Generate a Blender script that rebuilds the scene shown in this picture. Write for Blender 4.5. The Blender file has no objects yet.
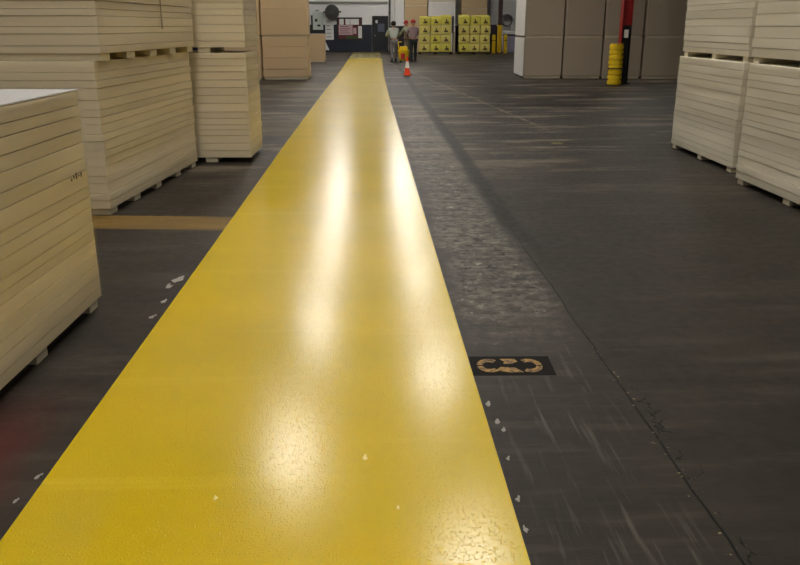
import bpy, bmesh, math, random
from mathutils import Vector, Matrix
PI = math.pi
R = math.radians
C = bpy.context.scene.collection
scn = bpy.context.scene

# ---------------------------------------------------------------- colour and materials
def lin(c):
    c /= 255.0
    return c / 12.92 if c <= 0.04045 else ((c + 0.055) / 1.055) ** 2.4
def rgb(r, g, b): return (lin(r), lin(g), lin(b), 1.0)

class NT:
    def __init__(s, name):
        s.m = bpy.data.materials.new(name); s.m.use_nodes = True
        s.t = s.m.node_tree; s.n = s.t.nodes; s.l = s.t.links
        s.b = s.n['Principled BSDF']; s.out = s.n['Material Output']
    def node(s, kind, ins=None, **kw):
        n = s.n.new(kind)
        for k, v in kw.items(): setattr(n, k, v)
        for k, v in (ins or {}).items(): s.set(n, k, v)
        return n
    def set(s, n, k, v):
        sock = n.inputs[k]
        if isinstance(v, bpy.types.NodeSocket): s.l.new(v, sock)
        elif isinstance(v, bpy.types.Node): s.l.new(v.outputs[0], sock)
        else: sock.default_value = v
    def math(s, op, a, b=0.0, c=0.0, clamp=False):
        n = s.n.new('ShaderNodeMath'); n.operation = op; n.use_clamp = clamp
        s.set(n, 0, a); s.set(n, 1, b)
        if op in ('MULTIPLY_ADD', 'SMOOTH_MIN', 'WRAP', 'COMPARE'): s.set(n, 2, c)
        return n.outputs[0]
    def mix(s, f, a, b):
        n = s.n.new('ShaderNodeMix'); n.data_type = 'RGBA'; n.clamp_factor = True
        s.set(n, 0, f); s.set(n, 6, a); s.set(n, 7, b)
        return n.outputs[2]
    def ramp(s, f, lo, hi):   # smooth 0..1
        n = s.n.new('ShaderNodeMapRange'); n.interpolation_type = 'SMOOTHSTEP'
        s.set(n, 'Value', f); n.inputs['From Min'].default_value = lo; n.inputs['From Max'].default_value = hi
        return n.outputs[0]
    def pos(s):
        g = s.n.new('ShaderNodeNewGeometry')
        x = s.n.new('ShaderNodeSeparateXYZ'); s.l.new(g.outputs['Position'], x.inputs[0])
        return g.outputs['Position'], x.outputs[0], x.outputs[1], x.outputs[2]
    def obj(s):
        g = s.n.new('ShaderNodeTexCoord'); return g.outputs['Object']
    def scale(s, v, sx, sy, sz):
        n = s.n.new('ShaderNodeMapping'); s.l.new(v, n.inputs[0]); n.inputs['Scale'].default_value = (sx, sy, sz)
        return n.outputs[0]
    def noise(s, v, scale=5.0, detail=3.0, rough=0.5):
        n = s.n.new('ShaderNodeTexNoise'); s.l.new(v, n.inputs['Vector'])
        n.inputs['Scale'].default_value = scale; n.inputs['Detail'].default_value = detail; n.inputs['Roughness'].default_value = rough
        return n.outputs[0]
    def bump(s, h, strength=0.2, dist=0.01, normal=None):
        n = s.n.new('ShaderNodeBump'); s.set(n, 'Height', h); n.inputs['Strength'].default_value = strength; n.inputs['Distance'].default_value = dist
        if normal is not None: s.l.new(normal, n.inputs['Normal'])
        s.l.new(n.outputs[0], s.b.inputs['Normal']); return n.outputs[0]

def mat(name, col, rough=0.6, metal=0.0, spec=0.5, vary=0.08, scale=12.0, bump=0.0, coat=0.0):
    t = NT(name)
    n = t.noise(t.obj(), scale, 4)
    f = t.math('MULTIPLY_ADD', n, vary * 2, 1 - vary)
    mx = t.n.new('ShaderNodeVectorMath'); mx.operation = 'SCALE'; mx.inputs[0].default_value = col[:3]; t.l.new(f, mx.inputs['Scale'])
    t.l.new(mx.outputs[0], t.b.inputs['Base Color'])
    t.b.inputs['Roughness'].default_value = rough; t.b.inputs['Metallic'].default_value = metal
    t.b.inputs['Specular IOR Level'].default_value = spec
    t.b.inputs['Coat Weight'].default_value = coat; t.b.inputs['Coat Roughness'].default_value = 0.2
    if bump: t.bump(n, bump, 0.01)
    return t.m

def board_mat(name, col, vary=0.10):
    t = NT(name)
    o = t.obj()
    oi = t.n.new('ShaderNodeObjectInfo')
    big = t.noise(o, 1.7, 3)
    lines = t.noise(t.scale(o, 0.7, 0.7, 60), 1.0, 2)
    grain = t.noise(o, 60, 3)
    f = t.math('ADD', t.math('MULTIPLY', oi.outputs['Random'], vary), t.math('MULTIPLY', big, vary * 0.7))
    f = t.math('ADD', f, t.math('MULTIPLY', lines, vary * 0.8))
    f = t.math('ADD', f, t.math('MULTIPLY_ADD', grain, vary * 0.5, 1 - vary * 1.5))
    mx = t.n.new('ShaderNodeVectorMath'); mx.operation = 'SCALE'; mx.inputs[0].default_value = col[:3]; t.l.new(f, mx.inputs['Scale'])
    t.l.new(mx.outputs[0], t.b.inputs['Base Color'])
    t.b.inputs['Roughness'].default_value = 0.7
    t.bump(t.math('ADD', lines, t.math('MULTIPLY', grain, 0.4)), 0.25, 0.004)
    return t.m

def film_mat():
    t = NT('stretch_film')
    tr = t.node('ShaderNodeBsdfTransparent'); tr.inputs[0].default_value = (1, 1, 1, 1)
    gl = t.node('ShaderNodeBsdfGlossy'); gl.inputs['Roughness'].default_value = 0.22; gl.inputs['Color'].default_value = (0.9, 0.9, 0.9, 1)
    o = t.obj()
    w = t.noise(t.scale(o, 1.2, 1.2, 5), 2.2, 4)
    b = t.n.new('ShaderNodeBump'); b.inputs['Strength'].default_value = 0.5; b.inputs['Distance'].default_value = 0.02
    t.l.new(w, b.inputs['Height']); t.l.new(b.outputs[0], gl.inputs['Normal'])
    fr = t.node('ShaderNodeFresnel'); fr.inputs[0].default_value = 1.45
    patch = t.ramp(t.noise(t.scale(o, 0.5, 0.5, 5), 1.3, 2), 0.35, 0.6)
    f = t.math('MULTIPLY', fr.outputs[0], t.math('MULTIPLY_ADD', patch, 0.25, 0.4), clamp=True)
    mx = t.node('ShaderNodeMixShader'); t.l.new(f, mx.inputs[0]); t.l.new(tr.outputs[0], mx.inputs[1]); t.l.new(gl.outputs[0], mx.inputs[2])
    t.l.new(mx.outputs[0], t.out.inputs['Surface'])
    return t.m

def emit(name, col, s):
    t = NT(name); t.b.inputs['Base Color'].default_value = (0.8, 0.8, 0.8, 1)
    t.b.inputs['Emission Color'].default_value = col; t.b.inputs['Emission Strength'].default_value = s
    return t.m

M = {}
M['board'] = board_mat('cream_board', rgb(228, 214, 184))
M['board_w'] = board_mat('cream_board_pale', rgb(236, 228, 208), 0.07)
M['kraft'] = board_mat('kraft_board', rgb(196, 170, 134), 0.05)
M['grey_wrap'] = board_mat('pale_wrap', rgb(176, 162, 142), 0.05)
M['white_wrap_lit_side'] = mat('white_film_lit_side', rgb(225, 222, 220), 0.3, vary=0.06, scale=6, bump=0.3)  # white wrap; also paints the lamplit side of the first row bundle
M['foot'] = mat('foam_foot', rgb(205, 195, 170), 0.8)
M['film'] = film_mat()
M['sheet'] = mat('white_top_sheet', rgb(205, 205, 208), 0.25, vary=0.05, scale=3, bump=0.3)
M['paper'] = mat('white_paper', rgb(222, 222, 222), 0.7, vary=0.03)
M['ink'] = mat('dark_ink', rgb(48, 44, 46), 0.7)
M['black'] = mat('black_paint', rgb(18, 18, 20), 0.4)
M['red'] = mat('red_paint', rgb(150, 20, 18), 0.45)
M['brightred'] = mat('bright_red_cloth', rgb(176, 34, 44), 0.7)  # even red of the caps and the bucket tag
M['yellow'] = mat('yellow_plastic', rgb(232, 196, 20), 0.45)
M['bagyellow'] = mat('yellow_bag', rgb(214, 204, 84), 0.5, vary=0.14, scale=7, bump=0.4)
M['bagtan'] = mat('pale_tan_bag', rgb(216, 202, 108), 0.5, vary=0.14, scale=7, bump=0.4)
M['olive'] = mat('olive_print', rgb(84, 68, 34), 0.6)
M['orange'] = mat('orange_rubber', rgb(240, 74, 24), 0.5)
M['reflect'] = mat('white_reflective', rgb(235, 230, 225), 0.35)
M['wood'] = mat('dark_pallet_wood', rgb(52, 36, 24), 0.8)
M['brown'] = mat('brown_steel', rgb(74, 52, 54), 0.5)
M['navy'] = mat('navy_paint', rgb(14, 24, 44), 0.5, vary=0.05)
M['wallw'] = mat('off_white_paint', rgb(236, 236, 238), 0.6, vary=0.04, scale=1.5)
M['ceil'] = mat('grey_ceiling', rgb(80, 78, 74), 0.8)
M['sidewall'] = mat('grey_block', rgb(110, 106, 98), 0.8)
M['steel'] = mat('galvanised_steel', rgb(150, 152, 155), 0.4, metal=0.8)
M['white'] = mat('white_enamel', rgb(228, 228, 228), 0.35)
M['fan'] = mat('grey_fan_cage', rgb(84, 84, 82), 0.5)
M['pink'] = mat('pink_poster', rgb(196, 164, 170), 0.7)
M['maroon'] = mat('maroon_poster', rgb(92, 38, 42), 0.7)
M['green'] = mat('green_strip', rgb(52, 84, 34), 0.7)
M['palegreen'] = mat('pale_green_poster', rgb(206, 216, 210), 0.7)
M['lavender'] = mat('lavender_cabinet', rgb(158, 154, 178), 0.5)
M['purple'] = mat('dark_purple_box', rgb(36, 26, 52), 0.5)
M['skin'] = mat('skin_tone', rgb(172, 122, 98), 0.6)
M['hair'] = mat('dark_hair', rgb(28, 22, 20), 0.8)
M['greyhood'] = mat('pale_grey_cloth', rgb(172, 178, 172), 0.85)
M['sage'] = mat('sage_cloth', rgb(134, 142, 116), 0.85)
M['mauve'] = mat('mauve_cloth', rgb(140, 118, 122), 0.85)
M['greytrouser'] = mat('grey_trouser', rgb(112, 108, 112), 0.85)
M['darktrouser'] = mat('dark_trouser', rgb(34, 40, 40), 0.85)
M['tantrouser'] = mat('khaki_trouser', rgb(104, 96, 78), 0.85)
M['boot'] = mat('dark_boot', rgb(30, 28, 28), 0.6)
M['lampwhite'] = mat('lamp_housing_white', rgb(220, 220, 220), 0.4)

# ---------------------------------------------------------------- mesh helpers
class MB:
    """collects shapes in one mesh"""
    def __init__(s): s.bm = bmesh.new()
    def box(s, x0, x1, y0, y1, z0, z1, bev=0.0, m=None):
        t = bmesh.new(); bmesh.ops.create_cube(t, size=1.0)
        for v in t.verts:
            v.co = Vector(((x0 + x1) / 2 + v.co.x * (x1 - x0), (y0 + y1) / 2 + v.co.y * (y1 - y0), (z0 + z1) / 2 + v.co.z * (z1 - z0)))
        if bev: bmesh.ops.bevel(t, geom=t.edges[:], offset=bev, segments=2, affect='EDGES', profile=0.6)
        if m is not None: bmesh.ops.transform(t, matrix=m, verts=t.verts)
        s.join(t); return s
    def cyl(s, p, q, r0, r1=None, seg=20, cap=True):
        r1 = r0 if r1 is None else r1
        p, q = Vector(p), Vector(q); d = q - p
        t = bmesh.new(); bmesh.ops.create_cone(t, cap_ends=cap, segments=seg, radius1=r0, radius2=r1, depth=d.length)
        mt = Matrix.Translation((p + q) / 2) @ d.to_track_quat('Z', 'Y').to_matrix().to_4x4()
        bmesh.ops.transform(t, matrix=mt, verts=t.verts); s.join(t); return s
    def lathe(s, prof, seg=28, centre=(0, 0, 0)):
        t = bmesh.new(); rings = []
        for r, z in prof:
            rings.append([t.verts.new((centre[0] + r * math.cos(2 * PI * k / seg), centre[1] + r * math.sin(2 * PI * k / seg), centre[2] + z)) for k in range(seg)])
        for a, b in zip(rings, rings[1:]):
            for k in range(seg): t.faces.new((a[k], a[(k + 1) % seg], b[(k + 1) % seg], b[k]))
        t.faces.new(list(reversed(rings[0]))); t.faces.new(rings[-1])
        s.join(t); return s
    def prism(s, pts, z0, z1):
        t = bmesh.new()
        a = [t.verts.new((x, y, z0)) for x, y in pts]; b = [t.verts.new((x, y, z1)) for x, y in pts]
        n = len(pts)
        for k in range(n): t.faces.new((a[k], a[(k + 1) % n], b[(k + 1) % n], b[k]))
        t.faces.new(list(reversed(a))); t.faces.new(b); bmesh.ops.recalc_face_normals(t, faces=t.faces[:])
        s.join(t); return s
    def torus(s, c, axis_q, R_, r, seg=24, sub=6, arc=2 * PI):
        t = bmesh.new(); rings = []; full = arc > 6.28
        n = seg if full else seg + 1
        for i in range(n):
            a = arc * i / seg; ring = []
            for j in range(sub):
                b = 2 * PI * j / sub
                ring.append(t.verts.new(((R_ + r * math.cos(b)) * math.cos(a), (R_ + r * math.cos(b)) * math.sin(a), r * math.sin(b))))
            rings.append(ring)
        for i in range(seg):
            a, b = rings[i], rings[(i + 1) % n]
            for j in range(sub): t.faces.new((a[j], b[j], b[(j + 1) % sub], a[(j + 1) % sub]))
        bmesh.ops.transform(t, matrix=Matrix.Translation(c) @ axis_q, verts=t.verts); s.join(t); return s
    def join(s, t):
        me = bpy.data.meshes.new('tmp'); t.to_mesh(me); t.free(); s.bm.from_mesh(me); bpy.data.meshes.remove(me)
    def build(s, name, m, parent=None, loc=None, smooth=False):
        me = bpy.data.meshes.new(name); s.bm.to_mesh(me); s.bm.free()
        me.materials.append(m)
        if smooth:
            for p in me.polygons: p.use_smooth = True
        o = bpy.data.objects.new(name, me); C.objects.link(o)
        if parent: o.parent = parent
        if loc: o.location = loc
        return o

def tag(o, label=None, cat=None, group=None, kind=None):
    if label: o['label'] = label
    if cat: o['category'] = cat
    if group: o['group'] = group
    if kind: o['kind'] = kind
    return o
def empty(name, loc, rz=0.0, label=None, cat=None, group=None):
    o = bpy.data.objects.new(name, None); C.objects.link(o); o.location = loc; o.rotation_euler = (0, 0, rz)
    o.empty_display_size = 0.1
    return tag(o, label, cat, group)

# ---------------------------------------------------------------- the setting
XL, XR, YB, YF, HC = -13.0, 21.0, -24.0, 54.6, 7.6
def floor_mat():
    t = NT('worn_concrete'); P, X, Y, Z = t.pos()
    n1 = t.noise(P, 1.3, 6, 0.6); n2 = t.noise(P, 14, 5, 0.65); n3 = t.noise(P, 120, 3)
    sx = t.noise(t.scale(P, 0.5, 3.6, 1), 2.0, 5, 0.62)          # tyre scuffs running across the aisle
    sy = t.noise(t.scale(P, 22, 1.0, 1), 1.6, 4, 0.6)            # long scratches beside the stripe
    col = t.mix(t.ramp(n1, 0.25, 0.75), rgb(38, 34, 30), rgb(50, 45, 39))
    col = t.mix(t.math('MULTIPLY', t.ramp(sx, 0.5, 0.66), t.math('MULTIPLY_ADD', t.ramp(Y, 4, 10), 0.45, 0.35)), col, rgb(76, 69, 62))
    col = t.mix(t.math('MULTIPLY', t.ramp(sx, 0.46, 0.30), 0.6), col, rgb(22, 20, 19))
    # worn pale band between the stripe and the saw-cut joint
    wob = t.math('MULTIPLY', t.math('SUBTRACT', n1, 0.5), 0.35)
    xw = t.math('ADD', X, wob)
    band = t.math('MULTIPLY', t.ramp(xw, 0.42, 0.62), t.ramp(xw, 1.18, 1.0))
    far = t.math('MULTIPLY', t.ramp(Y, 3.4, 5.0), t.ramp(Y, 26, 11))
    grit = t.ramp(t.math('ADD', t.math('MULTIPLY', n2, 0.6), t.math('MULTIPLY', sx, 0.4)), 0.42, 0.62)
    col = t.mix(t.math('MULTIPLY', t.math('MULTIPLY', band, far), t.math('MULTIPLY_ADD', grit, 0.8, 0.12)), col, rgb(112, 106, 98))
    spk = t.noise(P, 9, 6, 0.75)
    col = t.mix(t.math('MULTIPLY', t.math('MULTIPLY', band, far), t.ramp(spk, 0.50, 0.38)), col, rgb(26, 24, 22))
    col = t.mix(t.math('MULTIPLY', t.math('MULTIPLY', band, far), t.ramp(spk, 0.56, 0.70)), col, rgb(150, 144, 134))
    fs_ = t.noise(t.scale(P, 0.35, 1.3, 1), 1.1, 6, 0.7)
    col = t.mix(t.math('MULTIPLY', t.ramp(Y, 6, 12), t.ramp(fs_, 0.46, 0.34)), col, rgb(22, 20, 19))
    col = t.mix(t.math('MULTIPLY', t.math('MULTIPLY', t.ramp(Y, 6, 12), t.ramp(fs_, 0.5, 0.64)), 0.9), col, rgb(116, 106, 92))
    near = t.math('MULTIPLY', t.math('MULTIPLY', band, t.ramp(Y, 4.6, 3.2)), t.ramp(sy, 0.54, 0.72))
    col = t.mix(t.math('MULTIPLY', near, 0.6), col, rgb(92, 87, 80))
    # dark tyre track beside the joint further away
    trk = t.math('MULTIPLY', t.ramp(t.math('ABSOLUTE', t.math('SUBTRACT', t.math('ADD', X, t.math('MULTIPLY', wob, 0.3)), 1.17)), 0.13, 0.05), t.ramp(Y, 4.5, 7))
    col = t.mix(t.math('MULTIPLY', trk, 0.85), col, rgb(14, 13, 12))
    # saw cut joint with chipped edge
    jw = t.math('MULTIPLY', t.math('SUBTRACT', t.noise(t.scale(P, 1, 1, 1), 3.0, 2), 0.5), 0.03)
    jd = t.math('ABSOLUTE', t.math('SUBTRACT', t.math('ADD', X, jw), 1.152))
    cut = t.ramp(jd, 0.0075, 0.003)
    vn = t.n.new('ShaderNodeTexVoronoi'); vn.feature = 'DISTANCE_TO_EDGE'; vn.inputs['Scale'].default_value = 7.0
    dn = t.n.new('ShaderNodeVectorMath'); dn.operation = 'ADD'; t.l.new(P, dn.inputs[0])
    nn = t.n.new('ShaderNodeTexNoise'); nn.inputs['Scale'].default_value = 16; t.l.new(P, nn.inputs['Vector'])
    sc = t.n.new('ShaderNodeVectorMath'); sc.operation = 'SCALE'; sc.inputs['Scale'].default_value = 0.11; t.l.new(nn.outputs['Color'], sc.inputs[0])
    t.l.new(sc.outputs[0], dn.inputs[1]); t.l.new(dn.outputs[0], vn.inputs['Vector'])
    spall = t.math('MULTIPLY', t.math('MULTIPLY', t.ramp(X, 1.14, 1.16), t.ramp(X, 1.26, 1.215)), t.math('MULTIPLY', t.ramp(Y, 4.0, 3.6), t.ramp(t.noise(P, 2.3, 2), 0.44, 0.52)))
    crack = t.math('MULTIPLY', t.ramp(vn.outputs['Distance'], 0.045, 0.01), spall)
    dark = t.math('MAXIMUM', cut, crack)
    col = t.mix(dark, col, rgb(8, 7, 7))
    chipz = t.math('MULTIPLY', t.math('MULTIPLY', t.ramp(jd, 0.05, 0.012), t.ramp(t.noise(P, 45, 2), 0.66, 0.7)), t.ramp(Y, 4.2, 3.6))
    col = t.mix(t.math('MULTIPLY', chipz, 0.8), col, rgb(150, 135, 100))
    # old tan cross bands left of the stripe
    def band_y(y0, y1, x0, x1, c, f, slope=0.0):
        nonlocal col
        yy = t.math('ADD', t.math('ADD', Y, t.math('MULTIPLY', X, slope)), t.math('MULTIPLY', t.math('SUBTRACT', n2, 0.5), 0.03))
        m = t.math('MULTIPLY', t.math('MULTIPLY', t.ramp(yy, y0, y0 + 0.03), t.ramp(yy, y1, y1 - 0.03)), t.math('MULTIPLY', t.ramp(X, x0, x0 + 0.05), t.ramp(X, x1, x1 - 0.02)))
        wear = t.ramp(sx, 0.75, 0.35)
        col = t.mix(t.math('MULTIPLY', t.math('MULTIPLY', m, f), t.math('MULTIPLY_ADD', wear, 0.5, 0.5)), col, c)
    band_y(6.33, 6.83, -9.0, -1.2, rgb(118, 92, 44), 0.9, 0.09)
    band_y(12.2, 14.3, -9.0, -1.2, rgb(92, 80, 52), 0.5, 0.09)
    band_y(18.4, 18.9, -9.0, -1.2, rgb(110, 103, 88), 0.6, 0.09)
    band_y(21.5, 23.5, -9.0, -1.2, rgb(84, 76, 58), 0.5, 0.09)
    # floor turns dark red near the front stack
    rd = t.math('MULTIPLY', t.ramp(Y, 3.6, 2.5), t.ramp(t.math('ADD', X, t.math('MULTIPLY', n1, 0.4)), -1.0, -1.35))
    col = t.mix(t.math('MULTIPLY', rd, 0.85), col, rgb(82, 24, 20))
    # faint thin line to the right, small yellow spot
    dx = t.math('ABSOLUTE', t.math('SUBTRACT', t.math('ADD', X, t.math('MULTIPLY', Y, 0.08)), 3.9))
    col = t.mix(t.math('MULTIPLY', t.ramp(dx, 0.05, 0.02), t.math('MULTIPLY', t.ramp(Y, 12, 15), t.ramp(sx, 0.4, 0.6))), col, rgb(120, 112, 90))
    ex = t.math('ABSOLUTE', t.math('SUBTRACT', X, 2.66)); ey = t.math('ABSOLUTE', t.math('SUBTRACT', Y, 11.45))
    col = t.mix(t.math('MULTIPLY', t.math('MULTIPLY', t.ramp(ex, 0.1, 0.05), t.ramp(ey, 0.1, 0.05)), 0.7), col, rgb(120, 112, 30))
    t.l.new(col, t.b.inputs['Base Color'])
    rg = t.math('ADD', t.math('MULTIPLY', n2, 0.25), t.math('MULTIPLY_ADD', sx, 0.2, 0.30))
    t.l.new(rg, t.b.inputs['Roughness'])
    t.b.inputs['Specular IOR Level'].default_value = 0.14
    h = t.math('ADD', t.math('MULTIPLY', n2, 0.5), t.math('ADD', t.math('MULTIPLY', n3, 0.25), t.math('MULTIPLY', dark, -1.5)))
    t.bump(h, 0.35, 0.006)
    return t.m

def stripe_mat():
    t = NT('yellow_floor_coating'); P, X, Y, Z = t.pos()
    n1 = t.noise(P, 1.0, 4); n2 = t.noise(P, 6, 4, 0.6); grit = t.math('MULTIPLY', t.ramp(t.noise(P, 120, 1, 0.5), 0.56, 0.74), t.ramp(Y, 9.0, 4.5))
    roll = t.noise(t.scale(P, 0.25, 5, 1), 1.2, 4, 0.6)
    col = t.mix(t.ramp(n1, 0.3, 0.7), rgb(197, 167, 0), rgb(187, 161, 0))
    col = t.mix(t.math('MULTIPLY', t.ramp(roll, 0.55, 0.75), 0.35), col, rgb(216, 186, 40))
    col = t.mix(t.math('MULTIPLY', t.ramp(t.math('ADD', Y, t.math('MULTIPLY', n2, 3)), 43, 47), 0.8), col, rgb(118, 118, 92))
    t.l.new(col, t.b.inputs['Base Color'])
    t.b.inputs['Specular IOR Level'].default_value = 0.37
    t.l.new(t.math('ADD', t.math('MULTIPLY', n2, 0.03), t.math('MULTIPLY_ADD', t.ramp(Y, 4.0, 34.0), 0.058, 0.185)), t.b.inputs['Roughness'])
    t.b.inputs['Coat Weight'].default_value = 0.0; t.b.inputs['Coat Roughness'].default_value = 0.19
    h = t.math('ADD', t.math('MULTIPLY', grit, 1.1), t.math('ADD', t.math('MULTIPLY', n2, 0.35), t.math('MULTIPLY', roll, 0.2)))
    h = t.math('MULTIPLY', h, t.ramp(Y, 13.0, 4.0))
    nb_ = t.bump(h, 0.6, 0.0016); t.l.new(nb_, t.b.inputs['Coat Normal'])
    return t.m

fl = MB().box(XL, XR, YB, YF, -0.2, 0.0).build('floor', floor_mat()); tag(fl, kind='structure')
ce = MB()
ce.box(XL, XR, YB, YF, HC, HC + 0.2)
k = YB + 3
while k < YF:
    ce.box(XL, XR, k - 0.12, k + 0.12, HC - 0.5, HC); k += 7.6
tag(ce.build('ceiling', M['ceil']), kind='structure')
tag(MB().box(XL - 0.2, XL, YB, YF, 0, HC).build('wall_left', M['sidewall']), kind='structure')
tag(MB().box(XR, XR + 0.2, YB, YF, 0, HC).build('wall_right', M['sidewall']), kind='structure')
tag(MB().box(XL, XR, YB - 0.2, YB, 0, HC).build('wall_front', M['sidewall']), kind='structure')
wb = MB().box(XL, XR, YF, YF + 0.2, 0, HC)
for x in [v * 1.2 for v in range(-10, 17)]: wb.box(x - 0.015, x + 0.015, YF - 0.008, YF, 1.7, HC)
tag(wb.build('wall_back', M['wallw']), kind='structure')
# navy painted lower part of the end wall, with the moulding above it and the high rail
def trim(name, mb, m): return tag(mb.build(name, m), kind='structure')
trim('trim_1', MB().box(XL, 0.12, YF - 0.05, YF - 0.001, 0.0, 1.68, 0.01), M['navy'])
trim('trim_2', MB().box(1.2, 8.4, YF - 0.05, YF - 0.001, 0.0, 1.6, 0.01), M['black'])
trim('trim_3', MB().box(XL, 1.15, YF - 0.09, YF - 0.001, 2.98, 3.1, 0.01), mat('rail_grey', rgb(150, 150, 150)))
# door in the end wall
d = tag(MB().box(0.26, 1.06, YF - 0.06, YF - 0.001, 0.02, 2.1, 0.01).build('door_1', mat('dark_door_paint', rgb(14, 19, 30), 0.5)), kind='structure')
fr = MB(); fr.box(0.14, 0.26, YF - 0.1, YF, 0, 2.22); fr.box(1.06, 1.18, YF - 0.1, YF, 0, 2.22); fr.box(0.26, 1.06, YF - 0.1, YF, 2.1, 2.22)
fr.build('door_frame', M['black'], d)
MB().box(0.5, 0.94, YF - 0.075, YF - 0.0495, 1.25, 1.75, 0.01).build('door_glass', mat('dim_glass', rgb(96, 100, 120), 0.15), d)
MB().box(0.36, 0.5, YF - 0.073, YF - 0.06, 1.78, 1.96).build('door_notice', M['paper'], d)
MB().cyl((0.33, YF - 0.1, 1.0), (0.33, YF - 0.06, 1.0), 0.04).build('door_handle', M['steel'], d)
# service pipes on the wall
def pipe(x, r, m, label, z1=HC):
    mb = MB().cyl((x, YF - 0.2, 0), (x, YF - 0.2, z1), r)
    for z in (0.6, 2.4, 4.2, 6.0): mb.box(x - r * 1.3, x + r * 1.3, YF - 0.2, YF, z - 0.03, z + 0.03)
    o = mb.build('wall_pipe', m); tag(o, label, 'pipe'); return o
pipe(1.27, 0.06, M['fan'], 'dark vertical pipe on the end wall right beside the dark door')
pipe(1.52, 0.1, M['white'], 'thick white vertical pipe on the end wall behind the person in pale grey hood')
pipe(7.75, 0.07, M['steel'], 'thin grey vertical pipe on the white end wall behind the second yellow pallet')

# ---------------------------------------------------------------- stripe
L = [(-1.222, -1.2), (-1.222, 2.2), (-1.219, 6.0), (-1.222, 8.2), (-1.225, 11.1), (-1.20, 19.4), (-1.14, 27.2), (-1.10, 40), (-1.09, 53.2)]
Rr = [(0.482, -1.2), (0.482, 2.2), (0.472, 4.8), (0.468, 6.2), (0.463, 8.1), (0.455, 12.8), (0.438, 17.5), (0.453, 27.2), (0.56, 40), (0.62, 53.2)]
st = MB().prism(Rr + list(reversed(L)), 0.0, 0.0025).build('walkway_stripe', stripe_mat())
tag(st, 'wide glossy yellow painted walkway stripe running down the concrete floor', 'floor stripe')

# ---------------------------------------------------------------- board bundles
def bundle(name, corner, rz, w, d, label, group=None, z=0.0, H=1.27, side='R', layers=12, m='board', foot=0.06, nx=3, ny=3, runs='X',
           film=True, seed=1, cat='stack of boards', jit=0.006, topsheet=False, fw=0.13):
    """corner = front corner nearest the aisle; side R: box extends to -x from it, side L: to +x"""
    rnd = random.Random(seed)
    root = empty(name, (corner[0], corner[1], z), rz, label, cat, group)
    x0, x1 = (-w, 0) if side == 'R' else (0, w)
    hs = [rnd.uniform(0.7, 1.3) for _ in range(layers)]; tot = sum(hs); zz = foot
    for i, h in enumerate(hs):
        h = h / tot * (H - foot)
        a, b, c, e = [rnd.uniform(-jit, jit) * 0.5 for _ in range(4)]
        MB().box(x0 + a, x1 + b, c, d + e, zz, zz + h - 0.0036, 0.003 if layers > 4 else 0.012).build('board', M[m], root)
        zz += h
    if runs == 'X':
        for j in range(ny):
            cy = fw / 2 + 0.03 + (d - fw - 0.06) * j / (ny - 1) + (rnd.uniform(-0.05, 0.05) if 0 < j < ny - 1 else 0)
            MB().box(x0 + 0.015, x1 - 0.015, cy - fw / 2, cy + fw / 2, 0.0, foot, 0.006).build('foot_strip', M['foot'], root)
    else:
        for cx in (x0 + 0.22, -0.49):
            MB().box(cx - fw / 2, cx + fw / 2, 0.02, d - 0.02, 0.0, foot, 0.006).build('foot_strip', M['foot'], root)
    if topsheet:
        MB().box(x0 - 0.004, x1 + 0.004, -0.004, d + 0.004, H - 0.002, H + 0.006, 0.002).build('top_sheet', M['sheet'], root)
    if film:
        g = max(0.008, jit * 0.5 + 0.004)
        t = bmesh.new(); n = 14
        ring = [(x0 - g, -g), (x1 + g, -g), (x1 + g, d + g), (x0 - g, d + g)]
        zs = [foot - 0.01, H * 0.35, H * 0.7, H - 0.004]
        rows = [[t.verts.new((x, y, q)) for x, y in ring] for q in zs]
        for a, b in zip(rows, rows[1:]):
            for q in range(4): t.faces.new((a[q], a[(q + 1) % 4], b[(q + 1) % 4], b[q]))
        mb = MB(); mb.join(t); mb.build('stretch_film', M['film'], root)
    return root

# left side of the aisle
LS = 'shrink-wrapped bundles of cream boards left of the stripe'
b1 = bundle('board_bundle', (-1.683, 2.17), R(-1.3), 1.22, 2.44, 'single low bundle of cream insulation boards with white top at left foreground', LS,
            H=1.262, layers=17, topsheet=True, seed=3, ny=4, nx=3, jit=0.005)
# flip: its near edge lies toward the camera; printed marks on the aisle side
mk = MB()
for i in range(5): mk.box(0.013, 0.0145, 2.17 + i * 0.035, 2.185 + i * 0.035, 0.80 + 0.008 * (i % 2), 0.817 + 0.008 * (i % 3))
mk.build('ink_mark', mat('brown_ink', rgb(92, 76, 56)), b1)
b2 = bundle('board_bundle', (-2.305, 7.01), R(-4.6), 1.25, 2.68, 'lower bundle of cream boards standing behind the low foreground bundle', LS, seed=7, layers=17, ny=5, fw=0.16, H=1.32, jit=0.012)
b3 = bundle('board_bundle', (-2.25, 7.03), R(-4.9), 1.25, 2.66, 'upper bundle of cream boards resting on the one behind the foreground bundle', LS, z=1.32, seed=8, layers=17, ny=5, fw=0.2, jit=0.012)
MB().box(0.013, 0.015, 1.55, 1.58, 0.25, 0.62).build('tape_strip', mat('dull_tape', rgb(138, 122, 94)), b3)
b4 = bundle('board_bundle', (-1.475, 9.9), R(-1.0), 1.25, 0.95, 'lower bundle in the tall narrow stack second along the left of the stripe', LS, seed=12, layers=15, jit=0.008, runs='Y', H=1.30, fw=0.15)
b5 = bundle('board_bundle', (-1.475, 9.9), R(-1.0), 1.25, 0.95, 'upper bundle in the tall narrow stack second along the left of the stripe', LS, z=1.30, seed=13, layers=15, jit=0.01, runs='Y', fw=0.15)
b6 = bundle('board_bundle', (-1.93, 26.0), 0, 1.42, 1.0, 'lower tan bundle of the smooth stack far down the left aisle', LS, H=1.29, seed=21, layers=4, m='kraft', film=False, jit=0.02, foot=0.07)
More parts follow.
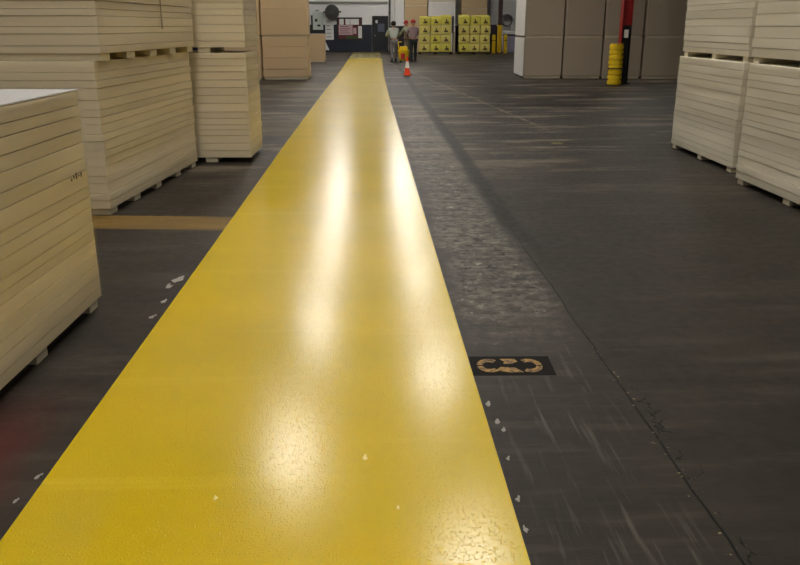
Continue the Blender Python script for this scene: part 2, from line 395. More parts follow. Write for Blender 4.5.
b7 = bundle('board_bundle', (-1.93, 26.0), 0, 1.42, 1.0, 'upper tan bundle of the smooth stack far down the left aisle', LS, z=1.29, H=1.27, seed=22, layers=2, m='kraft', film=False, jit=0.01, foot=0.05)
b8 = bundle('board_bundle', (-3.39, 25.6), 0, 1.42, 1.2, 'lower bundle squeezed between the far tan stack and the narrow cream stack', LS, H=1.27, seed=23, layers=3, m='kraft', film=False, foot=0.07)
b9 = bundle('board_bundle', (-3.39, 25.6), 0, 1.42, 1.2, 'upper bundle squeezed between the far tan stack and the narrow cream stack', LS, z=1.27, H=1.27, seed=24, layers=2, m='kraft', film=False, foot=0.07)
b10 = bundle('board_bundle', (-2.12, 38.6), R(0), 1.22, 1.2, 'small lone tan bundle with white top, farthest on the left near the notice board', LS, H=1.25, seed=25, layers=2, m='kraft', film=False, foot=0.05, topsheet=True)
# right foreground stacks
RS = 'shrink-wrapped bundles of cream boards at the right edge'
bundle('board_bundle', (4.09, 8.93), R(-1.5), 1.22, 2.06, 'lower bundle of the farther cream stack at right, beside the open floor', RS, seed=31, side='L', layers=14, m='board_w', H=1.22, jit=0.007)
bundle('board_bundle', (4.12, 8.93), R(-1.5), 1.22, 2.06, 'upper bundle of the farther cream stack at right, beside the open floor', RS, seed=32, side='L', z=1.22, layers=14, m='board_w', jit=0.012)
bundle('board_bundle', (3.85, 6.2), R(-1.0), 1.22, 2.16, 'lower bundle of the nearest cream stack at the right edge', RS, seed=33, side='L', layers=15, m='board_w', H=1.24, jit=0.012)
bundle('board_bundle', (3.87, 6.2), R(-1.0), 1.22, 2.2, 'upper bundle of the nearest cream stack at the right edge', RS, seed=34, side='L', z=1.24, layers=13, m='board_w', jit=0.014)
# block row behind the red column
BR = 'smooth wrapped bundles in the far right row'
names = ['first from the left with the pale lit side', 'second from the left', 'third from the left, behind the red column', 'fourth from the left, just right of the red column']
BX = [4.9, 6.14, 7.37, 8.62]
for i, x in enumerate(BX):
    y = 26.3 - (x - 4.9) * 0.10
    for lv in (0, 1):
        w = [1.2, 1.19, 1.19, 1.3][i]
        bb = bundle('wrapped_bundle', (x, y), R(-3), w, 2.4, ('upper' if lv else 'lower') + ' grey-brown wrapped bundle, ' + names[i], BR, z=lv * 1.25, H=1.25,
                    seed=40 + i * 2 + lv, side='L', layers=1, m='grey_wrap', film=False, jit=0.012, foot=0.07, cat='wrapped bundle')
        if i == 0:
            MB().box(-0.03, -0.014, 0.0, 2.4, 0.05, 1.245, 0.006).build('lit_film_side', M['white_wrap_lit_side'], bb)  # white slab paints lamplight onto the filmed left side

# tall stacks against the end wall
ES = 'tall bundles against the end wall'
for (x, w, m, zs, nm, sd) in ((2.2, 1.42, 'kraft', (1.4, 1.4, 1.4), 'left tan stack above the pallet of yellow bags', 1), (3.68, 1.72, 'white_wrap_lit_side', (1.53, 1.53, 1.2), 'white wrapped stack between the two tan stacks', 2), (5.8, 1.6, 'kraft', (1.3, 1.3, 1.3), 'right tan stack above the second yellow pallet', 3)):
    z = 0
    for i, h in enumerate(zs):
        bundle('wrapped_bundle', (x, 53.1), 0, w, 1.2, ['bottom', 'middle', 'top'][i] + ' bundle of the ' + nm, ES, z=z, H=h, seed=60 + sd * 4 + i, side='L', layers=1, m=m, film=False, foot=0.06, jit=0.01, cat='wrapped bundle')
        z += h

# ---------------------------------------------------------------- pallets of yellow bags
def bag_pallet(x, y, w, rz, label, seed):
    rnd = random.Random(seed)
    t = empty('bag_pallet', (x, y, 0), rz, label, 'pallet load', 'pallets of yellow bags near the end wall')
    p = MB()
    for q in (-w / 2 + 0.07, 0, w / 2 - 0.07): p.box(q - 0.06, q + 0.06, -0.5, 0.5, 0.0, 0.1)
    for q in range(6): p.box(-w / 2, w / 2, -0.5 + q * 0.182, -0.5 + q * 0.182 + 0.09, 0.1, 0.13)
    p.build('pallet', M['wood'], t)
    rows, cols = 4, 3; cw = (w - 0.1) / cols; rh = 0.5
    for r in range(rows):
        for c in range(cols):
            for dd in (0, 1):
                x0 = -w / 2 + 0.05 + c * cw + rnd.uniform(-0.02, 0.02); z0 = 0.131 + r * rh
                h = rh - 0.012 + (rnd.uniform(-0.1, 0.14) if r == rows - 1 else 0)
                y0 = -0.48 + dd * 0.48
                mb = MB().box(x0 + 0.01, x0 + cw - 0.01, y0 + rnd.uniform(0, 0.03), y0 + 0.45, z0, z0 + h, 0.07)
                b = mb.build('bag', M['bagyellow'] if (r == 3 or rnd.random() < 0.3) else M['bagtan'], t, smooth=False)
                if dd == 0:
                    pr = MB(); cx = x0 + cw / 2
                    pr.prism([(-0.13, 0), (0.13, 0.0), (0.10, 0.1), (0.02, 0.12), (0.0, 0.24), (-0.07, 0.22), (-0.05, 0.1), (-0.12, 0.08)], 0, 0.008)
                    bm = pr.bm; bmesh.ops.transform(bm, matrix=Matrix.Translation((cx + rnd.uniform(-0.05, 0.05), y0 - 0.0, z0 + 0.12)) @ Matrix.Rotation(PI / 2, 4, 'X'), verts=bm.verts)
                    pr.build('printed_emblem', M['olive'], b)
    return t
p1 = bag_pallet(3.86, 49.6, 1.98, 0, 'left pallet stacked with yellow printed bags, behind the capped people', 1)
p2 = bag_pallet(6.17, 49.6, 1.94, 0, 'right pallet stacked with yellow printed bags, beside the brown column', 2)
MB().box(1.0, 1.05, -0.5, 0.3, 1.2, 2.15, 0.01).build('corner_guard', M['black'], p1)
tag(MB().box(4.93, 5.03, 49.3, 50.0, 0.0, 1.25, 0.01).build('leaning_panel', M['grey_wrap']), 'grey-brown panel standing upright between the two yellow pallets', 'panel')

# ---------------------------------------------------------------- columns
def ibeam(mb, w, dpt, z0, z1, tk=0.022):
    mb.box(-w / 2, -w / 2 + tk, -dpt / 2, dpt / 2, z0, z1); mb.box(w / 2 - tk, w / 2, -dpt / 2, dpt / 2, z0, z1); mb.box(-w / 2 + tk, w / 2 - tk, -0.012, 0.012, z0, z1)
    return mb
rc = empty('steel_column', (7.30, 23.75, 0), R(0), 'red and black steel column with a yellow guard in front of the wrapped row', 'column')
ibeam(MB(), 0.28, 0.26, 1.62, HC).build('red_shaft', M['red'], rc)
bk = MB(); bk.box(0.118, 0.14, -0.13, 0.13, 0.0, 1.62); bk.box(-0.118, 0.118, -0.012, 0.012, 0.0, 1.62); bk.box(-0.14, -0.118, -0.13, 0.13, 0.0, 1.1); bk.build('black_shaft', M['black'], rc)
MB().box(-0.14, -0.118, -0.13, 0.13, 1.1, 1.62).build('red_flange', M['red'], rc)
MB().box(-0.2, 0.2, -0.2, 0.2, 0, 0.03, 0.004).build('base_plate', M['black'], rc)
sg = MB().box(-0.07, 0.05, -0.16, -0.13, 1.28, 1.5, 0.008); sg.build('white_tag', M['reflect'], rc)
prof = [(0.13, 0.0), (0.18, 0.0)]
z = 0.02
for i in range(8):
    prof += [(0.2, z), (0.2, z + 0.09), (0.172, z + 0.1), (0.172, z + 0.13)]; z += 0.138
prof += [(0.19, z), (0.13, z)]
gd = MB().lathe(prof, 32); g = gd.build('column_guard', M['yellow'], loc=(7.0 - 0.0, 23.45, 0.0))
tag(g, 'ribbed yellow plastic barrel guard standing at the foot of the red column', 'column guard')
MB().torus(Vector((0, 0, 0.45)), Matrix.Identity(4), 0.195, 0.018, 32, 8).build('strap', M['olive'], g)
bc = empty('steel_column', (7.95, 51.2, 0), 0, 'brown steel column with yellow lower part near the end wall', 'column')
ibeam(MB(), 0.24, 0.3, 1.65, HC).build('brown_shaft', M['brown'], bc)
lw = MB(); ibeam(lw, 0.24, 0.3, 0.0, 1.65).build('yellow_shaft', M['yellow'], bc)
MB().box(-0.17, 0.17, -0.2, 0.2, 0, 0.04).build('base_plate', M['brown'], bc)
for x, lab in ((7.58, 'yellow bollard on the left of the brown column, beneath the dark box'), (8.3, 'yellow bollard on the right of the brown column')):
    b = MB().cyl((0, 0, 0), (0, 0, 1.0), 0.11); b.lathe([(0.11, 1.0), (0.1, 1.05), (0.06, 1.09), (0.02, 1.1)])
    o = b.build('bollard', M['yellow'], loc=(x, 51.0, 0)); tag(o, lab, 'bollard', 'bollards at the brown column')
    MB().torus(Vector((0, 0, 0.75)), Matrix.Identity(4), 0.112, 0.02).build('black_band', M['black'], o)
eb = empty('electrical_box', (7.58, 51.5, 0), 0, 'dark purple box on a post left of the brown column', 'electrical box')
MB().box(-0.2, 0.2, -0.12, 0.12, 1.1, 1.68, 0.02).build('box_body', M['purple'], eb)
MB().cyl((0, 0, 0), (0, 0, 1.1), 0.05).build('post', M['brown'], eb)
MB().box(-0.16, 0.16, -0.135, -0.12, 1.15, 1.63, 0.006).build('box_cover', M['purple'], eb)

# ---------------------------------------------------------------- things by the end wall, right
cb = empty('utility_cabinet', (8.85, 52.6, 0), 0, 'pale lavender cabinet with a bright white basin beside the far brown column', 'cabinet')
MB().box(-0.42, 0.42, -0.3, 0.3, 0.0, 1.02, 0.02).build('cabinet_body', M['lavender'], cb)
MB().box(-0.36, 0.36, -0.32, -0.3, 0.1, 0.92, 0.01).build('cabinet_door', M['lavender'], cb)
MB().box(0.28, 0.31, -0.345, -0.32, 0.4, 0.6, 0.005).build('handle', M['steel'], cb)
MB().box(-0.44, 0.44, -0.32, 0.32, 1.02, 1.1).build('painted_shadow_gap', M['black'], cb)  # solid black slab stands in for the shadow under the basin
bs = MB(); bs.box(-0.48, 0.48, -0.36, 0.34, 1.1, 1.3, 0.03); bs.build('basin', M['white'], cb)
tp = MB().cyl((0, 0.2, 1.3), (0, 0.2, 1.55), 0.02); tp.cyl((0, 0.2, 1.54), (0, 0.02, 1.54), 0.018); tp.build('tap', M['steel'], cb)
# industrial hose reel hanging over it
hr = empty('hose_reel', (8.85, YF - 0.34, 1.95), 0, 'grey coiled hose hanging on the white wall above the lavender cabinet', 'hose reel')
for i in range(4):
    MB().torus(Vector((0, -0.02 - i * 0.05, -0.02 * i)), Matrix.Rotation(PI / 2, 4, 'X'), 0.36 - 0.03 * i, 0.035, 28, 8).build('hose_coil', M['steel'] if i % 2 else M['fan'], hr)
MB().box(-0.12, 0.12, -0.1, 0.3395, 0.2, 0.36, 0.02).build('bracket', M['fan'], hr)
rd = tag(MB().box(9.7, 12.6, YF - 0.05, YF - 0.001, 0, 3.4, 0.01).build('door_2', mat('pale_roller_door', rgb(196, 192, 192), 0.5)), kind='structure')
sl = MB()
for i in range(16): sl.box(9.7, 12.6, YF - 0.07, YF - 0.05, 0.1 + i * 0.2, 0.12 + i * 0.2)
sl.build('door_rib', M['fan'], rd)

# ---------------------------------------------------------------- end wall, left: notices and fan
Yw = YF - 0.052
def notice(name, x0, x1, z0, z1, m, label, cat, lines=0, y=None):
    y = YF - 0.0005 if y is None else y
    root = empty(name, ((x0 + x1) / 2, y, z0), 0, label, cat)
    w = (x1 - x0) / 2
    MB().box(-w, w, -0.02, 0.0, 0, z1 - z0, 0.003).build('sheet', M[m], root)
    if lines:
        rr = random.Random(int(x0 * 100))
        for i in range(lines):
            zz = (z1 - z0) * (i + 0.7) / (lines + 0.4)
            MB().box(-w * 0.7, w * rr.uniform(0.2, 0.75), -0.024, -0.02, zz, zz + 0.035).build('printed_line', M['ink'], root)
    return root
n1 = notice('wall_cabinet', -3.8, -3.02, 1.17, 2.26, 'black', 'dark framed case with pale green sheet at far left of the end wall', 'display case', y=YF - 0.0495)
MB().box(-0.28, 0.38, -0.035, -0.021, 0.2, 1.3, 0.004).build('pale_sheet', M['palegreen'], n1)
q = MB(); q.box(-0.14, 0.02, -0.04, -0.035, 0.7, 0.86); q.box(0.0, 0.2, -0.04, -0.035, 0.4, 0.52); q.build('printed_figure', M['ink'], n1)
n0 = notice('poster', -3.55, -3.25, 2.3, 2.62, 'palegreen', 'small pale green poster left of the grey wall fan', 'poster', 2)
notice('poster', -2.9, -2.36, 0.75, 1.98, 'paper', 'tall white poster with printed lines under the wall fan', 'poster', 5, y=YF - 0.0495)
tri = MB().prism([(0, 0), (0.26, 0.0), (0.12, 0.3), (0, 0.55)], 0, 0.012)
bmesh.ops.transform(tri.bm, matrix=Matrix.Translation((-2.92, YF - 0.0495, 0.1)) @ Matrix.Rotation(PI / 2, 4, 'X'), verts=tri.bm.verts)
tag(tri.build('paper_notice', M['paper']), 'torn triangular white sheet low on the navy wall beneath the poster', 'notice')
nb = empty('notice_board', (-1.33, YF - 0.0495, 0.73), 0, 'dark framed notice board covered with white and pink sheets on the navy wall', 'notice board')
MB().box(-0.78, 0.78, -0.03, 0, 0.02, 1.36).build('backing', M['maroon'], nb)
f = MB(); f.box(-0.82, -0.74, -0.06, 0.0, 0, 1.4); f.box(0.74, 0.82, -0.06, 0.0, 0.0, 1.4); f.box(-0.74, 0.74, -0.06, 0, 1.32, 1.4); f.box(-0.74, 0.74, -0.06, 0, 0.0, 0.08)
f.build('frame', M['ink'], nb)
for i, x in enumerate((-0.5, -0.1, 0.2, 0.48)): MB().box(x - 0.15, x + 0.13, -0.04, -0.03, 0.95, 1.3).build('white_sheet', M['paper'], nb)
MB().box(-0.7, 0.2, -0.045, -0.03, 0.32, 0.93).build('pink_sheet', M['pink'], nb)
for i in range(4): MB().box(-0.62, 0.05 - 0.1 * (i % 2), -0.05, -0.045, 0.42 + i * 0.13, 0.455 + i * 0.13).build('printed_line', M['maroon'], nb)
MB().box(0.24, 0.44, -0.045, -0.03, 0.38, 0.75).build('small_sheet', M['pink'], nb)
MB().box(-0.2, 0.5, -0.045, -0.03, 0.1, 0.24).build('green_strip', M['green'], nb)
MB().box(0.56, 0.8, -0.07, -0.06, 0.12, 0.86).build('white_page', M['paper'], nb)
MB().box(-0.9, -0.84, -0.03, 0, 0.3, 1.0).build('side_plate', M['black'], nb)
# wall fan
fn = empty('wall_fan', (-2.42, YF - 0.35, 2.45), 0, 'large dark grey caged industrial fan on the end wall above the posters', 'fan')
rx = Matrix.Rotation(PI / 2, 4, 'X')
cg = MB()
for rr_, yy in ((0.44, -0.02), (0.44, -0.14), (0.34, -0.19), (0.24, -0.21), (0.14, -0.22)):
    cg.torus(Vector((0, yy, 0)), rx, rr_, 0.014, 32, 6)
for i in range(24):
    a = 2 * PI * i / 24; c_, s_ = math.cos(a), math.sin(a)
    cg.cyl((0.44 * c_, -0.14, 0.44 * s_), (0.12 * c_, -0.22, 0.12 * s_), 0.008, seg=6); cg.cyl((0.44 * c_, -0.14, 0.44 * s_), (0.44 * c_, -0.02, 0.44 * s_), 0.008, seg=6)
cg.build('cage', M['fan'], fn)
MB().cyl((0, 0.03, 0), (0, 0.0, 0), 0.43, seg=16).build('shroud', M['fan'], fn)
MB().cyl((0, 0.1, 0), (0, -0.1, 0), 0.12).build('motor', M['fan'], fn)
MB().cyl((0, -0.22, 0), (0, -0.24, 0), 0.14).build('badge', M['fan'], fn)
for i in range(4):
    mt = Matrix.Rotation(i * PI / 2 + 0.3, 4, 'Y')
    MB().box(0.08, 0.41, -0.09, -0.07, -0.15, 0.15, 0.01, mt).build('blade', M['fan'], fn)
br = MB().cyl((0, 0.0, 0), (0, 0.35, 0), 0.04); br.box(-0.1, 0.1, 0.3, 0.348, -0.2, 0.2); br.cyl((-0.56, 0.0, 0), (-0.44, 0, 0), 0.05); br.cyl((0.44, 0.0, 0.02), (0.58, 0, 0.02), 0.05)
br.build('bracket', M['fan'], fn)

# ---------------------------------------------------------------- people
def skin(name, pts, edges, rad, m, parent=None, sub=1):
    me = bpy.data.meshes.new(name); me.from_pydata([Vector(p) for p in pts], edges, []); me.materials.append(m)
    o = bpy.data.objects.new(name, me); C.objects.link(o)
    if parent: o.parent = parent
    md = o.modifiers.new('Skin', 'SKIN'); md.use_smooth_shade = True
    sv = me.skin_vertices[0].data
    for i, r in enumerate(rad):
        sv[i].radius = (r, r) if not isinstance(r, tuple) else r
    sv[0].use_root = True
    sd = o.modifiers.new('Subdivision', 'SUBSURF'); sd.levels = sub; sd.render_levels = sub
    return o
def person(loc, rz, label, top, trous, cap, J, s=1.0):
    """J: dict of joints (x right, y ahead, z up) for a 1.75 m figure"""
    root = empty('person', loc, rz, label, 'person'); root.scale = (s, s, s)
    P, E, Rd = [], [], []
    def add(p, r, prev=None):
        P.append(p); Rd.append(r)
        if prev is not None: E.append((prev, len(P) - 1))
        return len(P) - 1
    pel = add(J['pel'], 0.125)
    wa = add(J['waist'], 0.115, pel); ch = add(J['chest'], 0.135, wa); sh = add(J['neck'], 0.065, ch)
    hd = J['head']; n = Vector(J['neck']); h = Vector(hd)
    h0 = add(tuple(n.lerp(h, 0.55)), 0.06, sh); h1 = add(tuple(h), 0.092, h0); h2 = add(tuple(h + Vector((0, -0.005, 0.085))), 0.08, h1)
    fw = Vector(J.get('face', (0, 1, 0))).normalized(); rt = Vector((fw.y, -fw.x, 0))
    add(tuple(h + fw * 0.105 + Vector((0, 0, -0.01))), 0.013, h1)
    for q in (-1, 1): add(tuple(h + rt * 0.095 * q), 0.016, h1)
    for q, k in ((-1, 'L'), (1, 'R')):
        a = add(J['sh' + k], 0.06, ch); b = add(J['el' + k], 0.043, a); c = add(J['wr' + k], 0.028, b)
        d_ = (Vector(J['wr' + k]) - Vector(J['el' + k])).normalized()
        side = d_.cross(Vector((0, 0, 1)));
        side = side.normalized() if side.length > 0.2 else Vector((0, 1, 0))
        pm = Vector(J['wr' + k]) + d_ * 0.06; pi = add(tuple(pm), (0.034, 0.02), c)
        curl = side.cross(d_).normalized() * -0.02
        for fi, (off, ln) in enumerate(((-0.03, 0.065), (-0.01, 0.078), (0.01, 0.072), (0.03, 0.055))):
            f1 = add(tuple(pm + d_ * 0.04 + side * off), 0.0095, pi); f2 = add(tuple(pm + d_ * (0.04 + ln * 0.5) + side * off + curl * 0.5), 0.009, f1)
            add(tuple(pm + d_ * (0.04 + ln * 0.85) + side * off + curl * 1.7), 0.008, f2)
        t1 = add(tuple(pm - d_ * 0.02 - side * 0.045 * q), 0.011, pi); add(tuple(pm + d_ * 0.025 - side * 0.065 * q + curl), 0.0095, t1)
    for q, k in ((-1, 'L'), (1, 'R')):
        a = add(J['hip' + k], 0.085, pel); b = add(J['kn' + k], 0.055, a); c = add(J['an' + k], 0.036, b)
        an = Vector(J['an' + k]); add(tuple(an + Vector((0, 0.06, -0.05))), 0.03, c)
    skin('body', P, E, Rd, M['skin'], root)
    # jacket
    pts = [J['chest'], J['waist'], J['pel'], tuple(n + Vector((0, 0, -0.02)))]
    ed = [(0, 1), (1, 2), (0, 3)]; ra = [(0.185, 0.145), (0.165, 0.135), (0.17, 0.14), 0.085]
    for k in 'LR':
        b = len(pts); pts += [J['sh' + k], J['el' + k], tuple(Vector(J['el' + k]).lerp(Vector(J['wr' + k]), 0.93))]
        ed += [(0, b), (b, b + 1), (b + 1, b + 2)]; ra += [0.085, 0.068, 0.05]
    skin('jacket', pts, ed, ra, M[top], root, 2)
    pts = [tuple(Vector(J['pel']) + Vector((0, 0, -0.02)))]; ed = []; ra = [(0.16, 0.13)]
    for k in 'LR':
        b = len(pts); pts += [J['hip' + k], J['kn' + k], tuple(Vector(J['an' + k]) + Vector((0, 0, 0.02)))]
        ed += [(0, b), (b, b + 1), (b + 1, b + 2)]; ra += [0.11, 0.08, 0.065]
    skin('trousers', pts, ed, ra, M[trous], root, 2)
    for k in 'LR':
        an = Vector(J['an' + k]); z0 = an.z - 0.085
        mb = MB().box(an.x - 0.05, an.x + 0.05, an.y - 0.09, an.y + 0.19, z0, z0 + 0.075, 0.03); mb.cyl((an.x, an.y - 0.02, z0 + 0.04), (an.x, an.y - 0.01, z0 + 0.16), 0.055, 0.05)
        mb.build('boot', M['boot'], root, smooth=True)
    hm = MB(); hh = h + Vector((0, 0, 0.02))
    pf = [(0.108, 0.015), (0.112, 0.05), (0.103, 0.095), (0.075, 0.135), (0.035, 0.155), (0.005, 0.16)]
    if cap: hm.lathe(pf, 24, tuple(hh)); hm.box(hh.x - 0.075, hh.x + 0.075, hh.y + 0.06, hh.y + 0.19, hh.z + 0.02, hh.z + 0.04, 0.01); hm.build('cap', M[cap], root, smooth=True)
    else: hm.lathe([(0.09, -0.07), (0.107, -0.03), (0.112, 0.03), (0.1, 0.085), (0.06, 0.115), (0.01, 0.125)], 24, tuple(h + Vector((0, -0.02, 0.01)))); hm.build('hair', M['hair'], root, smooth=True)
    return root
def joints(lean=0.0, arm=0.3, arm2=None, stride=0.15, headlean=0.0):
    a2 = arm if arm2 is None else arm2
    l = lean
    J = {'pel': (0, 0, 0.95), 'waist': (0, 0.02 + l * 0.2, 1.1), 'chest': (0, 0.03 + l * 0.6, 1.32 - l * 0.05), 'neck': (0, 0.03 + l * 0.8, 1.50 - l * 0.1), 'head': (0, 0.05 + l * 1.0 + headlean, 1.645 - l * 0.15)}
    cy, cz = J['chest'][1], J['chest'][2] + 0.08
    for q, k, a in ((-1, 'L', arm), (1, 'R', a2)):
        J['sh' + k] = (q * 0.185, cy, cz); J['el' + k] = (q * 0.27, cy + a * 0.35, cz - 0.27 + a * 0.03); J['wr' + k] = (q * (0.25 - a * 0.2), cy + a * 0.35 + 0.08 + a * 0.45, cz - 0.5 + a * 0.32)
        st_ = stride * q
        J['hip' + k] = (q * 0.095, 0.0, 0.88); J['kn' + k] = (q * 0.11, st_ * 0.5 + 0.03, 0.48); J['an' + k] = (q * 0.12, st_, 0.085)
    return J
person((1.1, 38.7, 0), R(8), 'person in pale grey hooded top and grey trousers walking beside the end of the stripe', 'greyhood', 'greytrouser', None, joints(0.08, 0.9, 0.9, 0.2), 1.03)
person((1.92, 41.0, 0), R(25), 'person in red cap and sage green jacket leaning over the yellow cart', 'sage', 'tantrouser', 'brightred', joints(0.28, 0.6, 0.5, 0.12), 1.05)
person((2.05, 39.5, 0), R(10), 'person in red cap, mauve top and dark trousers, rightmost of the three people', 'mauve', 'darktrouser', 'brightred', joints(0.05, 0.5, 0.9, 0.15), 1.05)

# ---------------------------------------------------------------- yellow cart and cone
ct = empty('mop_bucket', (1.52, 37.9, 0), R(10), 'yellow wheeled mop bucket beside the people, with a red tag', 'mop bucket')
MB().lathe([(0.17, 0.0), (0.2, 0.02), (0.26, 0.42), (0.275, 0.43), (0.275, 0.46), (0.245, 0.46), (0.19, 0.06), (0.02, 0.05)], 24, (0, 0, 0.1)).build('bucket', M['yellow'], ct, smooth=False)
MB().box(-0.16, 0.16, -0.12, 0.14, 0.5, 0.72, 0.03).build('wringer', M['yellow'], ct)
hd = MB().cyl((-0.2, 0, 0.5), (-0.26, 0, 0.9), 0.022); hd.cyl((-0.26, 0, 0.9), (-0.1, 0, 0.92), 0.022); hd.build('handle', M['yellow'], ct)
MB().box(-0.2, 0.0, -0.3, -0.27, 0.18, 0.42, 0.01).build('red_tag', M['brightred'], ct)
for x in (-0.14, 0.14):
    for y in (-0.12, 0.12): MB().cyl((x - 0.02, y, 0.045), (x + 0.02, y, 0.045), 0.045, seg=16).build('wheel', M['black'], ct)
mp = MB().cyl((0.05, 0.0, 0.55), (0.12, 0.15, 1.35), 0.014); mp.build('mop_handle', M['brown'], ct)
cn = empty('traffic_cone', (1.25, 28.1, 0), R(12), 'orange traffic cone with a white collar standing by the stripe', 'traffic cone')
def cone_part(name, z0, z1, m, extra=None):
    r = lambda z: 0.105 - (z / 0.6) * 0.078
    mb = MB().lathe([(r(z0), z0), (r(z1), z1)], 28)
    if extra: extra(mb)
    return mb.build(name, m, cn, smooth=False)
MB().box(-0.125, 0.125, -0.125, 0.125, 0.0, 0.035, 0.012).build('base', M['orange'], cn)
cone_part('cone_body', 0.03, 0.24, M['orange']); cone_part('white_collar', 0.24, 0.46, M['reflect']); cone_part('cone_tip', 0.46, 0.62, M['orange'])

# ---------------------------------------------------------------- floor sticker
fs = empty('floor_sticker', (0.667, 3.62, 0), R(-1.5), 'worn black floor sticker with broken yellow oval rings, right of the stripe', 'floor sticker')
MB().box(-0.19, 0.215, -0.115, 0.115, 0.0, 0.0015).build('backing', mat('black_vinyl', rgb(24, 22, 20), 0.8, spec=0.1), fs)
def arc(mb, cx, cy, rx_, ry_, a0, a1, wd, n=14):
    o_ = [(cx + rx_ * math.cos(a0 + (a1 - a0) * i / n), cy + ry_ * math.sin(a0 + (a1 - a0) * i / n)) for i in range(n + 1)]
    i_ = [(cx + (rx_ - wd) * math.cos(a0 + (a1 - a0) * i / n), cy + (ry_ - wd * 1.1) * math.sin(a0 + (a1 - a0) * i / n)) for i in range(n + 1)]
    mb.prism(o_ + list(reversed(i_)), 0.0015, 0.0025)
worn = NT('worn_yellow_print'); _o = worn.obj(); _n = worn.noise(_o, 28, 5, 0.7)
worn.l.new(worn.mix(worn.ramp(_n, 0.42, 0.6), rgb(150, 118, 54), rgb(70, 52, 38)), worn.b.inputs['Base Color']); worn.b.inputs['Roughness'].default_value = 0.7
a_ = MB()
arc(a_, -0.115, 0.0, 0.075, 0.085, R(50), R(174), 0.036); arc(a_, -0.115, 0.0, 0.075, 0.085, R(186), R(310), 0.036)
arc(a_, 0.125, 0.0, 0.075, 0.085, R(-125), R(-6), 0.036); arc(a_, 0.125, 0.0, 0.075, 0.085, R(6), R(125), 0.036)
a_.prism([(-0.045, 0.085), (0.045, 0.085), (0.06, 0.05), (0.02, 0.022), (-0.03, 0.02), (-0.02, 0.05)], 0.0015, 0.0025)
a_.prism([(-0.05, -0.02), (0.0, -0.025), (0.035, -0.03), (0.075, -0.085), (0.0, -0.088), (-0.06, -0.07), (-0.075, -0.05)], 0.0015, 0.0025)
bmesh.ops.scale(a_.bm, vec=(0.83, 0.95, 1), verts=a_.bm.verts); a_.build('printed_ring', worn.m, fs)

# ---------------------------------------------------------------- paint chips
rnd = random.Random(5)
chips = [(-1.29, 5.09, .075, 'long pale chip by the stripe edge, farthest of those on the left'), (-1.31, 4.95, .05, 'pale chip just in front of the farthest long chip on the left'),
         (-1.275, 4.65, .04, 'ring-shaped pale chip midway along the left stripe edge'), (-1.275, 4.38, .035, 'small pale chip beside the left stripe edge near the low bundle'),
         (-1.255, 2.66, .022, 'pale chip at the left stripe edge on the reddish floor'), (-1.27, 2.50, .016, 'tiny pale chip nearest the camera on the reddish floor'),
         (0.505, 3.2, .026, 'pale chip nearest to the black floor sticker'), (0.522, 3.03, .024, 'pale chip right of the stripe, second below the sticker'),
         (0.536, 2.96, .022, 'bright pale chip right of the stripe, third below the sticker'), (0.517, 2.73, .016, 'small pale chip right of the stripe midway to the lower edge'),
         (0.505, 2.45, .02, 'pale chip right of the stripe close to the lower edge'), (0.5, 2.27, .02, 'pale chip right of the stripe, nearest the camera')]
chipm = mat('pale_paint_chip', rgb(138, 134, 128), 0.7, vary=0.2, scale=60)
chipy = mat('raised_pale_chip', rgb(226, 204, 110), 0.4, vary=0.15, scale=60)
def chip(x, y, r, lab, m, z=0.0, g='paint chips along the stripe'):
    k = rnd.uniform(0, 6); mb = MB()
    for (dx, dy, s) in ((0, 0, 1), (rnd.uniform(-.4, .4), 0.9, 0.5)):
        pts = []
        for i in range(11):
            a = 2 * PI * i / 11; q = r * s * rnd.uniform(0.35, 0.75)
            pts.append((x + dx * r + q * 0.7 * math.cos(a), y + dy * r + q * 1.2 * math.sin(a)))
        mb.prism(pts, z, z + 0.003)
    tag(mb.build('paint_chip', m), lab, 'paint chip', g)
for x, y, r, lab in chips: chip(x, y, r, 'grey ' + lab, chipm)
for x, y, r, lab in ((-0.038, 2.75, .024, 'raised blister on the yellow stripe, right of its centre'), (0.079, 2.41, .012, 'small raised blister on the yellow stripe nearest the right edge'), (-0.565, 2.49, .015, 'small raised blister on the left half of the yellow stripe')):
    chip(x, y, r, lab, chipy, 0.0022, 'blisters on the stripe')

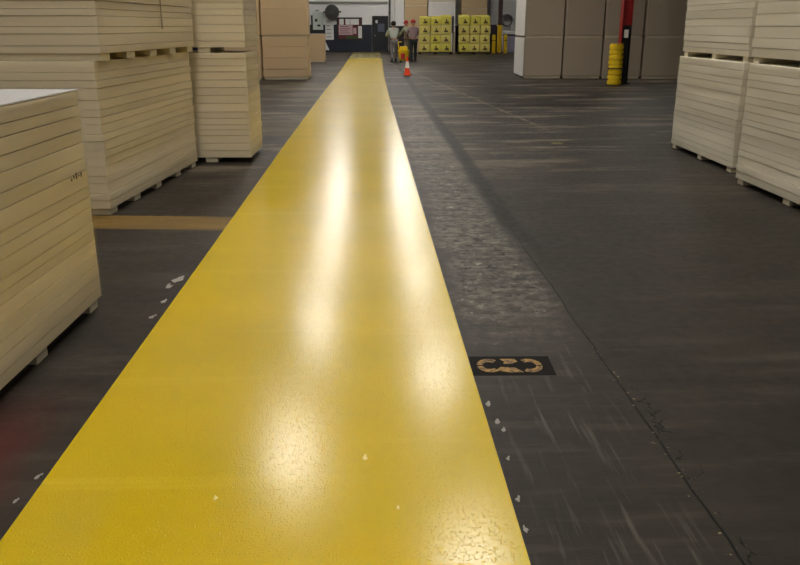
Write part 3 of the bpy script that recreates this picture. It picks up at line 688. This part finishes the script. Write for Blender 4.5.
# ---------------------------------------------------------------- lamps
LM = emit('lamp_diffuser', (1.0, 0.945, 0.85, 1), 29.0)
def lamp(x, y, label, g, s=None, w=0.9, l=1.5, hz=7.0):
    t = empty('ceiling_lamp', (x, y, hz), 0, label, 'ceiling lamp', g)
    MB().box(-w / 2 - 0.04, w / 2 + 0.04, -l / 2 - 0.04, l / 2 + 0.04, 0.02, 0.12, 0.02).build('housing', M['lampwhite'], t)
    MB().box(-w / 2, w / 2, -l / 2, l / 2, 0.0, 0.018).build('diffuser', s or LM, t)
    rd_ = MB()
    for yy in (-l / 3, l / 3): rd_.cyl((0, yy, 0.12), (0, yy, HC - hz), 0.012, seg=8)
    rd_.build('hanger', M['steel'], t)
ga = 'lamps in the row above the left of the stripe'; gb = 'lamps in the row above the right of the stripe'
for i, y in enumerate((-16.2, -8.4, -0.6, 7.2, 15.0, 22.8, 30.6, 38.4, 46.2)): lamp(-1.72, y, 'white oblong lamp hanging in the row over the left half of the stripe', ga)
for i, y in enumerate((-12.2, -4.4, 3.4, 11.2, 19.0, 26.8, 34.6, 42.4, 50.2)): lamp(1.62, y, 'white oblong lamp hanging in the row over the right half of the stripe', gb)  # farthest lamp of this row added to brighten the end wall
gc = 'lamps added in the outer rows'  # unseen outer rows, added to light the hall
for y in (-12, 8, 27, 44): lamp(9.0, y, 'added white oblong lamp hanging over the open floor at right', gc)
for y in (-9, 6, 27, 44): lamp(-7.5, y, 'added white oblong lamp hanging over the stacks at left', gc + ' at left')

w = bpy.data.worlds.new('World'); scn.world = w; w.use_nodes = True
w.node_tree.nodes['Background'].inputs[0].default_value = (0.02, 0.02, 0.02, 1)

# ---------------------------------------------------------------- camera
cam = bpy.data.objects.new('Camera', bpy.data.cameras.new('Camera')); C.objects.link(cam)
cam.data.sensor_fit = 'HORIZONTAL'; cam.data.sensor_width = 36; cam.data.lens = 36.0 * 800 / 800
pit = math.atan((282.5 - 26) / 800); yaw = math.atan(30 * math.cos(pit) / 800)
cam.location = (0, 0, 1.6); cam.rotation_euler = (PI / 2 - pit, 0, -yaw)
cam.data.clip_end = 200; cam.data.clip_start = 0.05
scn.camera = cam
scn.view_settings.view_transform = 'Standard'; scn.view_settings.look = 'None'; scn.view_settings.gamma = 1
scn.view_settings.use_curve_mapping = False
scn.view_settings.exposure = 0.35
